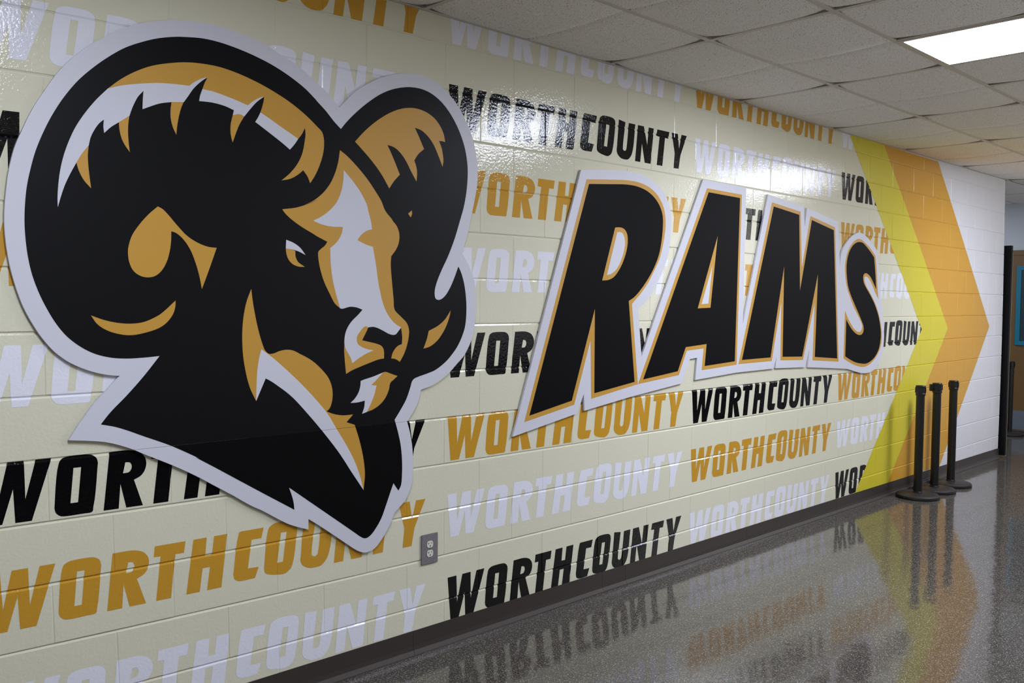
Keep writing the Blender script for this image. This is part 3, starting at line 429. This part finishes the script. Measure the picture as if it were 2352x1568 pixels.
ROW_Z = [2.645, 2.273, 1.916, 1.570, 1.1915, 0.826, 0.4815, 0.1075]
COLS = [(0.581, 1.004), (2.431, 1.0), (4.233, 0.988), (6.021, 0.99)]
CAP = 0.194
COLOURS = ['gwgw', 'wbwb', 'bgbg', 'gwgw', 'wbwb', 'bgbg', 'gwgw', 'wbwb']
CNAME = {'g': ('gold', 'ink_gold'), 'w': ('white', 'ink_white'), 'b': ('black', 'ink_black')}
RNAME = ['top row at the ceiling', 'second row down', 'third row down', 'fourth row down', 'fifth row down', 'sixth row down', 'seventh row down', 'bottom row above the baseboard']
LNAME = ['leftmost column', 'second column', 'third column', 'column by the chevron']
ORDER = ['w', 'o', 'r', 't', 'h', 'c', 'o2', 'u', 'n', 't2', 'y']
GL = {k: [smooth_loop(l, 5) for l in v] for k, v in GLYPHS.items()}
for r, zb in enumerate(ROW_Z):
    for c, (xo, sx) in enumerate(COLS):
        cn, mk = CNAME[COLOURS[r][c]]
        zhi = 2.755 if r == 0 else None
        zlo = 0.098 if r == 7 else None
        word = None
        for key in ORDER:
            loops = [[Vector((xo+p[0]*sx, zb+p[1]*CAP)) for p in l] for l in GL[key]]
            xmin = min(p[0]+SL*abs(p[1]-APEX_Z) for p in loops[0]); xmx = max(p[0] for p in loops[0])
            if c == 3 and xmin > CHEV[0]+0.01: continue           # the print stops at the chevron
            if xmx < 0.5: continue                                # beyond the left edge of the picture
            if word is None:
                wx, wz = warp(xo, zb)
                word = thing('wall_lettering', f'{cn} slanted lettering on the cream wall, {LNAME[c]}, {RNAME[r]}', 'lettering', group='repeated name printed on the wall')
            film('letter_'+key[0], loops, M[mk], word, 0.0005, zlo, zhi)

def chevron(name, xa, xb, m, label):
    zt, zb = 2.752, 0.098
    loop = [Vector((xa-SL*(zt-APEX_Z), zt)), Vector((xa, APEX_Z)), Vector((xa-SL*(APEX_Z-zb), zb)),
            Vector((xb-SL*(APEX_Z-zb), zb)), Vector((xb, APEX_Z)), Vector((xb-SL*(zt-APEX_Z), zt))]
    o = film(name, [loop], m, chev, 0.0010)
    o['label'] = label
chev = thing('chevron_print', 'floor to ceiling yellow and orange arrow print behind the belt posts', 'wall print')
chevron('yellow_band', CHEV[0], CHEV[1], M['ink_yellow'], 'narrow yellow chevron band')
chevron('orange_band', CHEV[1], CHEV[2], M['ink_orange'], 'wide orange chevron band')

# ------------------------------------------------------------------ ram head board
YB, YF = -0.003, -0.014
emblem = thing('ram_head_board', 'large cut-out board with a black, gold and white ram head', 'sign', (1.7, 0, 0.35))
IV = Matrix.Translation((-1.7, 0, -0.35))
sx0, sx1 = Vector(SEAM[0]), Vector(SEAM[-1])
sd = (sx1-sx0).normalized(); SN = Vector((-sd[1], 0, sd[0])); SC = Vector((sx0[0], 0, sx0[1]))
def halves(name, loop, yf, yb, m_up, m_low, p_up, p_low):
    res = []
    for keep_up in (True, False):
        bm = slab_bm(loop, yf, yb)
        g = 0.0005 if keep_up else -0.0005
        bmesh.ops.bisect_plane(bm, geom=bm.verts[:]+bm.edges[:]+bm.faces[:], dist=1e-6, plane_co=SC+SN*g, plane_no=SN,
                               clear_inner=keep_up, clear_outer=not keep_up)
        es = [e for e in bm.edges if e.is_boundary]
        if es and len(bm.faces): bmesh.ops.holes_fill(bm, edges=es, sides=0)
        if not bm.faces: bm.free(); res.append(None); continue
        bm.transform(IV)
        par = p_up if keep_up else p_low
        res.append(link(name, bm_mesh(name, bm, m_up if keep_up else m_low), par))
    return res
bp, bl = halves('board_panel', smooth_loop(EMBLEM['board']), YF, YB, M['board_white'], M['board_white'], emblem, emblem)
bp['label'] = 'large upper panel with white border'; bl['label'] = 'lower panel below the horizontal seam'
halves('black_print', smooth_loop(EMBLEM['black']), YF-0.0004, YF+0.002, M['board_black'], M['board_black_low'], bp, bl)
for k, pts in EMBLEM.items():
    if k in ('board', 'black'): continue
    lay = 0.0012 if k.startswith('white') else 0.0008
    halves('white_print' if k.startswith('white') else 'gold_print', smooth_loop(pts), YF-lay, YF+0.002,
           M['board_white'] if k.startswith('white') else M['board_gold'], M['board_white'] if k.startswith('white') else M['board_gold'], bp, bl)

# ------------------------------------------------------------------ team name board
sign = thing('letter_sign', 'white-edged cut-out board of four slanted black letters outlined in gold', 'sign', (4.3, 0, 0.9))
IS = Matrix.Translation((-4.3, 0, -0.9))
def slab(name, loop, yf, yb, m, parent):
    bm = slab_bm(loop, yf, yb); bm.transform(IS)
    return link(name, bm_mesh(name, bm, m), parent)
slab('backing_board', smooth_loop(SIGN['board']), YF, YB, M['board_white'], sign)
for L in 'RAMS':
    ol = slab('letter_'+L.lower(), smooth_loop(SIGN[L+' gold']), YF-0.0006, YF+0.002, M['board_gold'], sign)
    ol['label'] = 'gold outlined black letter '+L
    slab('letter_face', smooth_loop(SIGN[L+' black']), YF-0.0010, YF+0.002, M['sign_black'], ol)
    if L+' cgold' in SIGN:
        slab('counter_outline', smooth_loop(SIGN[L+' cgold']), YF-0.0014, YF+0.002, M['board_gold'], ol)
        slab('counter', smooth_loop(SIGN[L+' cwhite']), YF-0.0018, YF+0.002, M['board_white'], ol)

# ------------------------------------------------------------------ floor, base, other walls
struct(box('floor', REAR_X-0.1, FAR_X+0.3, OPP_Y-1.3, 4.2, FLOOR_Z-0.1, FLOOR_Z, M['floor']), 'dark polished terrazzo floor')
# across the corridor: unseen pale wall, its openings and dark band shaped for the light
struct(box('wall_rear', REAR_X-0.12, REAR_X, OPP_Y-0.15, 0.2, FLOOR_Z, CEIL_Z+0.05, M['opposite']), 'end wall behind the camera')
struct(box('wall_right', -5.6, 8.6, OPP_Y-0.15, OPP_Y, FLOOR_Z, CEIL_Z+0.05, M['opposite']), 'pale wall across the corridor with an added dark lower band')
box('sheen_blocker', -5.59, 8.59, OPP_Y+0.001, OPP_Y+0.02, FLOOR_Z+0.001, 0.95, M['sheen_blocker'], bpy.data.objects['wall_right'])  # unseen dark band added to cut sheen on the black lettering
box('low_sheen_blocker', 8.6, FAR_X, OPP_Y-0.15, OPP_Y, FLOOR_Z, 1.25, M['sheen_blocker'], bpy.data.objects['wall_right'])  # unseen, added to keep the bright opening out of the lettering's reflections
struct(box('wall_front', FAR_X, FAR_X+0.15, OPP_Y-0.15, 4.2, FLOOR_Z, CEIL_Z+0.05, M['plain_wall']), 'pale wall at the far side of the crossing corridor')
struct(box('wall_return', WALL_END-0.2, WALL_END, 0.0605, 4.0, FLOOR_Z, CEIL_Z+0.05, M['plain_wall']), 'return of the block wall into the crossing corridor')
struct(box('wall_side', WALL_END-0.2, FAR_X, 4.0, 4.15, FLOOR_Z, CEIL_Z+0.05, M['plain_wall']), 'end of the crossing corridor')

base = struct(thing('baseboard_left', 'dark brown rubber cove base along the printed wall', 'x')); del base['category']
BT = 0.096
prof = [(-0.0005, BT), (-0.003, BT), (-0.0035, 0.03), (-0.007, 0.012), (-0.016, FLOOR_Z+0.0025), (-0.022, FLOOR_Z+0.0005), (-0.0005, FLOOR_Z+0.0005)]
def base_piece(x0, x1):
    vs = [(x, y, z) for x in (x0, x1) for y, z in prof]; n = len(prof)
    fs = [(i, (i+1) % n, n+(i+1) % n, n+i) for i in range(n)]+[tuple(range(n-1, -1, -1)), tuple(range(n, 2*n))]
    link('base_strip', mesh('base_strip', vs, fs, M['rubber']), base)
cuts = [REAR_X+0.01, -4.9, -3.7, -2.5, -1.3, -0.1, 1.13, 2.352, 3.609, 3.803, 5.03, 6.25, 7.45, 8.65, WALL_END-0.004]
for a, b in zip(cuts, cuts[1:]): base_piece(a+0.0007, b-0.0007)

# ------------------------------------------------------------------ suspended ceiling
ceil = struct(box('ceiling', REAR_X, FAR_X+0.1, OPP_Y, 4.0, CEIL_Z+0.12, CEIL_Z+0.2, M['plenum']), 'suspended ceiling of speckled grey panels')
def tile_mesh(lx, ly, score, sag):
    us = [i/16 for i in range(17)]
    if score: us = sorted(set([u for u in us if u != 0.5]+[0.490, 0.496, 0.5, 0.504, 0.510]))
    ws = [i/10 for i in range(11)]
    us = sorted(set(us+[0.03, 0.97])); ws = sorted(set(ws+[0.04, 0.96]))
    g = 0.004
    def zf(u, v):
        z = 0.0014-sag*(math.sin(math.pi*u)**0.8)*(math.sin(math.pi*v)**0.8)
        z += 0.020*(abs(2*u-1)**14)*(abs(2*v-1)**5)
        if score:
            d = abs(u-0.5); z -= 0.0035*abs(math.sin(2*math.pi*u))**0.6*math.sin(math.pi*v)**0.6
            z += 0.006 if d < 0.001 else (0.005 if d < 0.005 else 0.0)
        return z
    V, F = [], []
    for u in us:
        for v in ws: V.append((g+u*(lx-2*g), -(g+v*(ly-2*g)), zf(u, v)))
    nu, nv = len(us), len(ws)
    for i in range(nu-1):
        for j in range(nv-1): F.append((i*nv+j, i*nv+j+1, (i+1)*nv+j+1, (i+1)*nv+j))
    ring = [i*nv for i in range(nu)]+[(nu-1)*nv+j for j in range(1, nv)]+[i*nv+nv-1 for i in range(nu-2, -1, -1)]+[j for j in range(nv-2, 0, -1)]
    b0 = len(V)
    for k in ring: V.append((V[k][0], V[k][1], V[k][2]+0.014))
    m = len(ring)
    for k in range(m): F.append((ring[k], ring[(k+1) % m], b0+(k+1) % m, b0+k))
    F.append(tuple(b0+k for k in range(m-1, -1, -1)))
    nb = len(F)
    me = mesh('ceiling_tile', V, F, [M['ceil'], M['raw_edge_shade']])
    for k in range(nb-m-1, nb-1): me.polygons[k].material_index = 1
    bm = bmesh.new(); bm.from_mesh(me); bmesh.ops.recalc_face_normals(bm, faces=bm.faces); bm.to_mesh(me); bm.free()
    for p in me.polygons: p.use_smooth = True
    me.set_sharp_from_angle(angle=math.radians(40))
    return me
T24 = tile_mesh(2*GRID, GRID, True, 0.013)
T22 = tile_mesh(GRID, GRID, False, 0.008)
def tee_mesh(name, x0, x1, y0, y1):
    w = 0.012
    bm = box_bm(x0, x1, y0, y1, -0.0012, 0.0012)
    if x1-x0 > y1-y0: box_bm(x0, x1, (y0+y1)/2-0.0012, (y0+y1)/2+0.0012, 0.0012, 0.035, bm=bm)
    else: box_bm((x0+x1)/2-0.0012, (x0+x1)/2+0.0012, y0, y1, 0.0012, 0.035, bm=bm)
    return bm_mesh(name, bm, M['tee'])
CROSS = tee_mesh('cross_tee', -0.012, 0.012, -GRID+0.012, -0.012)
LIGHT_I = [3+6*k for k in (-1, 0, 1)]          # light starts, in 2 ft modules from GRID_X0
light_cells = {(i, r) for i in LIGHT_I for r in (2, 3)}
i_lo, i_hi = -16, 15                                # module range along the corridor
for r in range(6):
    y = -r*GRID
    if r: link('main_tee', tee_mesh('main_tee', REAR_X+.01, FAR_X-.01, -0.012, 0.012), ceil, (0, y, CEIL_Z))
    step = 2 if r in (0, 1, 4, 5) else 1
    for i in range(i_lo, i_hi+1, step):
        x = GRID_X0+i*GRID
        if x > FAR_X-0.3: continue
        if REAR_X < x: link('cross_tee', CROSS, ceil, (x, y, CEIL_Z-0.0001))
        if (i, r) in light_cells: continue
        link('ceiling_tile', T24 if step == 2 else T22, ceil, (x, y, CEIL_Z+random.uniform(0, .001)))
for r in (-1, -2, -3):                              # over the crossing corridor
    y = -r*GRID
    link('main_tee', tee_mesh('main_tee', WALL_END+.01, FAR_X-.01, -0.012, 0.012), ceil, (0, y, CEIL_Z))
    for i in (12, 14):
        x = GRID_X0+i*GRID
        link('cross_tee', CROSS, ceil, (x, y, CEIL_Z-0.0001))
        if (i, r) != (12, -3): link('ceiling_tile', T24, ceil, (x, y, CEIL_Z))
        else: link('ceiling_tile', T22, ceil, (x, y, CEIL_Z))
bm = box_bm(REAR_X+.01, WALL_END, -0.022, -0.0012, CEIL_Z-0.0014, CEIL_Z); box_bm(REAR_X+.01, WALL_END, -0.0030, -0.0012, CEIL_Z, CEIL_Z+0.03, bm=bm)
link('wall_angle', bm_mesh('wall_angle', bm, M['tee']), ceil)
bm = box_bm(FAR_X-0.022, FAR_X-0.001, OPP_Y, 3.9, CEIL_Z-0.0014, CEIL_Z); link('wall_angle', bm_mesh('wall_angle', bm, M['tee']), ceil)

LLAB = ['ceiling light panel overhead just left of the picture', 'glowing white ceiling light panel at the upper right corner', 'ceiling light panel beyond the right edge, above the belt posts']
def ceiling_light(x0, y1, lx, ly, lab, m='panel'):
    t = thing('ceiling_light', lab, 'ceiling light', (x0+lx/2, y1-ly/2, CEIL_Z), 'recessed ceiling light panels')
    a, b = lx/2-0.004, ly/2-0.004; w = 0.024
    bm = box_bm(-a, a, -b, -b+w, -0.004, 0.010); box_bm(-a, a, b-w, b, -0.004, 0.010, bm=bm)
    box_bm(-a, -a+w, -b+w, b-w, -0.004, 0.010, bm=bm); box_bm(a-w, a, -b+w, b-w, -0.004, 0.010, bm=bm)
    link('frame', bm_mesh('frame', bm, M['tee']), t)
    link('diffuser', mesh('diffuser', [(-a+w, -b+w, 0.002), (a-w, -b+w, 0.002), (a-w, b-w, 0.002), (-a+w, b-w, 0.002)], [(3,2,1,0)], M[m]), t)
    link('housing', bm_mesh('housing', box_bm(-a+.01, a-.01, -b+.01, b-.01, 0.012, 0.09), M['tee']), t)
for i, lab in zip(LIGHT_I, LLAB): ceiling_light(GRID_X0+i*GRID, -2*GRID, GRID, 2*GRID, lab, 'panel_dimmed' if i < 0 else 'panel')
ceiling_light(GRID_X0+13*GRID, 3*GRID, GRID, GRID, 'added square fill light in the crossing corridor, hidden behind the wall end', 'panel_fill')  # added out of view to brighten the far wall and door

# ------------------------------------------------------------------ belt posts
def belt_post(x, y, label, clip=None, top=0.892, group='belt posts by the wall', rot=0.0):
    t = thing('belt_post', label, 'stanchion', (x, y, FLOOR_Z), group)
    t.rotation_euler = (0, 0, rot)
    bs = lathe('base', [(0.150, 0.0), (0.160, 0.006), (0.162, 0.014), (0.160, 0.024), (0.152, 0.030), (0.10, 0.036), (0.045, 0.040), (0.001, 0.041)], M['stanchion_base'], t, 56)
    lathe('rubber_rim', [(0.158, 0.001), (0.1635, 0.003), (0.1635, 0.013), (0.158, 0.015)], M['stanchion'], bs, 56)
    lathe('post', [(0.036, 0.038), (0.036, 0.046), (0.032, 0.049), (0.032, top-0.078)], M['stanchion'], t)
    hd = lathe('head', [(0.0325, top-0.082), (0.037, top-0.078), (0.037, top-0.062), (0.0355, top-0.060), (0.0355, top-0.012), (0.037, top-0.010), (0.037, top-0.004), (0.034, top), (0.001, top)], M['stanchion'], t)
    for k in range(4):
        a = math.pi/2*k
        if clip is not None and k == clip: continue
        bm = box_bm(-0.013, 0.013, -0.0395, -0.034, top-0.058, top-0.014, 0.001)
        bm.transform(Matrix.Rotation(a, 4, 'Z')); link('belt_slot', bm_mesh('belt_slot', bm, M['stanchion']), hd)
    if clip is not None:
        bm = box_bm(-0.012, 0.012, -0.062, -0.034, top-0.066, top-0.010, 0.002)
        bm.transform(Matrix.Rotation(math.pi/2*clip, 4, 'Z')); link('belt_clip', bm_mesh('belt_clip', bm, M['stanchion']), hd)
    return t
belt_post(7.244, -0.190, 'nearest black belt post, leftmost of the three by the chevron wall', rot=0.3)
belt_post(7.584, -0.188, 'middle black belt post with a belt clip jutting out to the left', clip=3, rot=-0.76)
belt_post(7.943, -0.186, 'rightmost black belt post of the three, against the white blocks', rot=0.1)
belt_post(11.55, 0.475, 'distant black belt post past the wall end, before the wooden door', top=0.87, group='belt post in the crossing corridor')

# ------------------------------------------------------------------ wall outlet
ot = thing('wall_outlet', 'grey duplex wall outlet low on the wall beside the ram board tip', 'outlet', (2.4385, 0, 0.3755))
def opart(name, x0, x1, y0, y1, z0, z1, m, parent, bevel=0.0): return box(name, x0, x1, y0, y1, z0, z1, m, parent, bevel)
opart('cover_plate', -0.046, 0.046, -0.0075, -0.0006, 0.0, 0.131, M['plate'], ot, 0.002)
for zc in (0.0455, 0.0857):
    n = 28; lp = []
    for i in range(n):
        a = 2*math.pi*i/n
        lp.append(Vector((0.0165*max(-1, min(1, 1.06*math.cos(a))), zc+max(-0.0148, min(0.0148, 0.0178*math.sin(a))))))
    rc = link('receptacle', bm_mesh('receptacle', slab_bm(lp, -0.0098, -0.004), M['ivory']), ot)
    opart('slot', -0.0085, -0.0062, -0.0101, -0.009, zc+0.001, zc+0.009, M['slot'], rc)
    opart('slot', -0.0125, -0.0085, -0.0101, -0.009, zc+0.004, zc+0.0062, M['slot'], rc)
    opart('slot', 0.0062, 0.0085, -0.0101, -0.009, zc+0.001, zc+0.009, M['slot'], rc)
    hp = [Vector((0.0028*math.cos(2*math.pi*i/14), zc-0.007+0.0032*math.sin(2*math.pi*i/14))) for i in range(14)]
    link('ground_hole', bm_mesh('ground_hole', slab_bm(hp, -0.0101, -0.009), M['slot']), rc)
sp = [Vector((0.003*math.cos(2*math.pi*i/16), 0.0656+0.003*math.sin(2*math.pi*i/16))) for i in range(16)]
link('screw', bm_mesh('screw', slab_bm(sp, -0.0085, -0.006), M['steel']), ot)

# ------------------------------------------------------------------ doors past the wall end
d2 = struct(thing('door_2', 'black door leaf folded open past the end of the wall', 'x', (WALL_END+0.06, 0.0, FLOOR_Z))); del d2['category']
box('leaf', -0.03, 0.018, -0.046, 0.86, 0.03, 2.12, M['door_black'], d2, 0.002)
box('edge_seal', 0.018, 0.024, -0.046, -0.036, 0.02, 2.05, M['seal'], d2)
box('hinge', -0.05, -0.03, 0.80, 0.84, 0.2, 0.3, M['steel'], d2); box('hinge', -0.05, -0.03, 0.80, 0.84, 1.75, 1.85, M['steel'], d2)

d1 = struct(thing('door_1', 'brown wooden door with a teal framed window and metal kick plate', 'x', (FAR_X, 0.26, FLOOR_Z))); del d1['category']
box('door_frame', -0.03, -0.001, -0.52, -0.46, 0.001, 2.19, M['wood'], d1); box('door_frame', -0.03, -0.001, 0.46, 0.52, 0.001, 2.19, M['wood'], d1)
box('door_frame', -0.03, -0.001, -0.46, 0.46, 2.13, 2.19, M['wood'], d1)
lf = link('leaf', bm_mesh('leaf', box_bm(-0.045, -0.002, -0.455, 0.455, 0.012, 2.125, 0.002), M['wood']), d1)
wz0, wz1, wy0, wy1 = 1.05, 2.00, -0.27, 0.285
bm = box_bm(-0.062, -0.044, wy0, wy1, wz0, wz0+0.05); box_bm(-0.062, -0.044, wy0, wy1, wz1-0.05, wz1, bm=bm)
box_bm(-0.062, -0.044, wy0, wy0+0.05, wz0+0.05, wz1-0.05, bm=bm); box_bm(-0.062, -0.044, wy1-0.05, wy1, wz0+0.05, wz1-0.05, bm=bm)
link('window_frame', bm_mesh('window_frame', bm, M['teal']), lf)
box('pane', -0.052, -0.0455, wy0+0.05, wy1-0.05, wz0+0.05, wz1-0.05, M['glass_dark'], lf)
box('kick_plate', -0.049, -0.0448, -0.43, 0.44, 0.03, 0.26, M['kick'], lf)
box('handle', -0.11, -0.045, -0.40, -0.37, 0.95, 1.08, M['steel'], lf, 0.004)
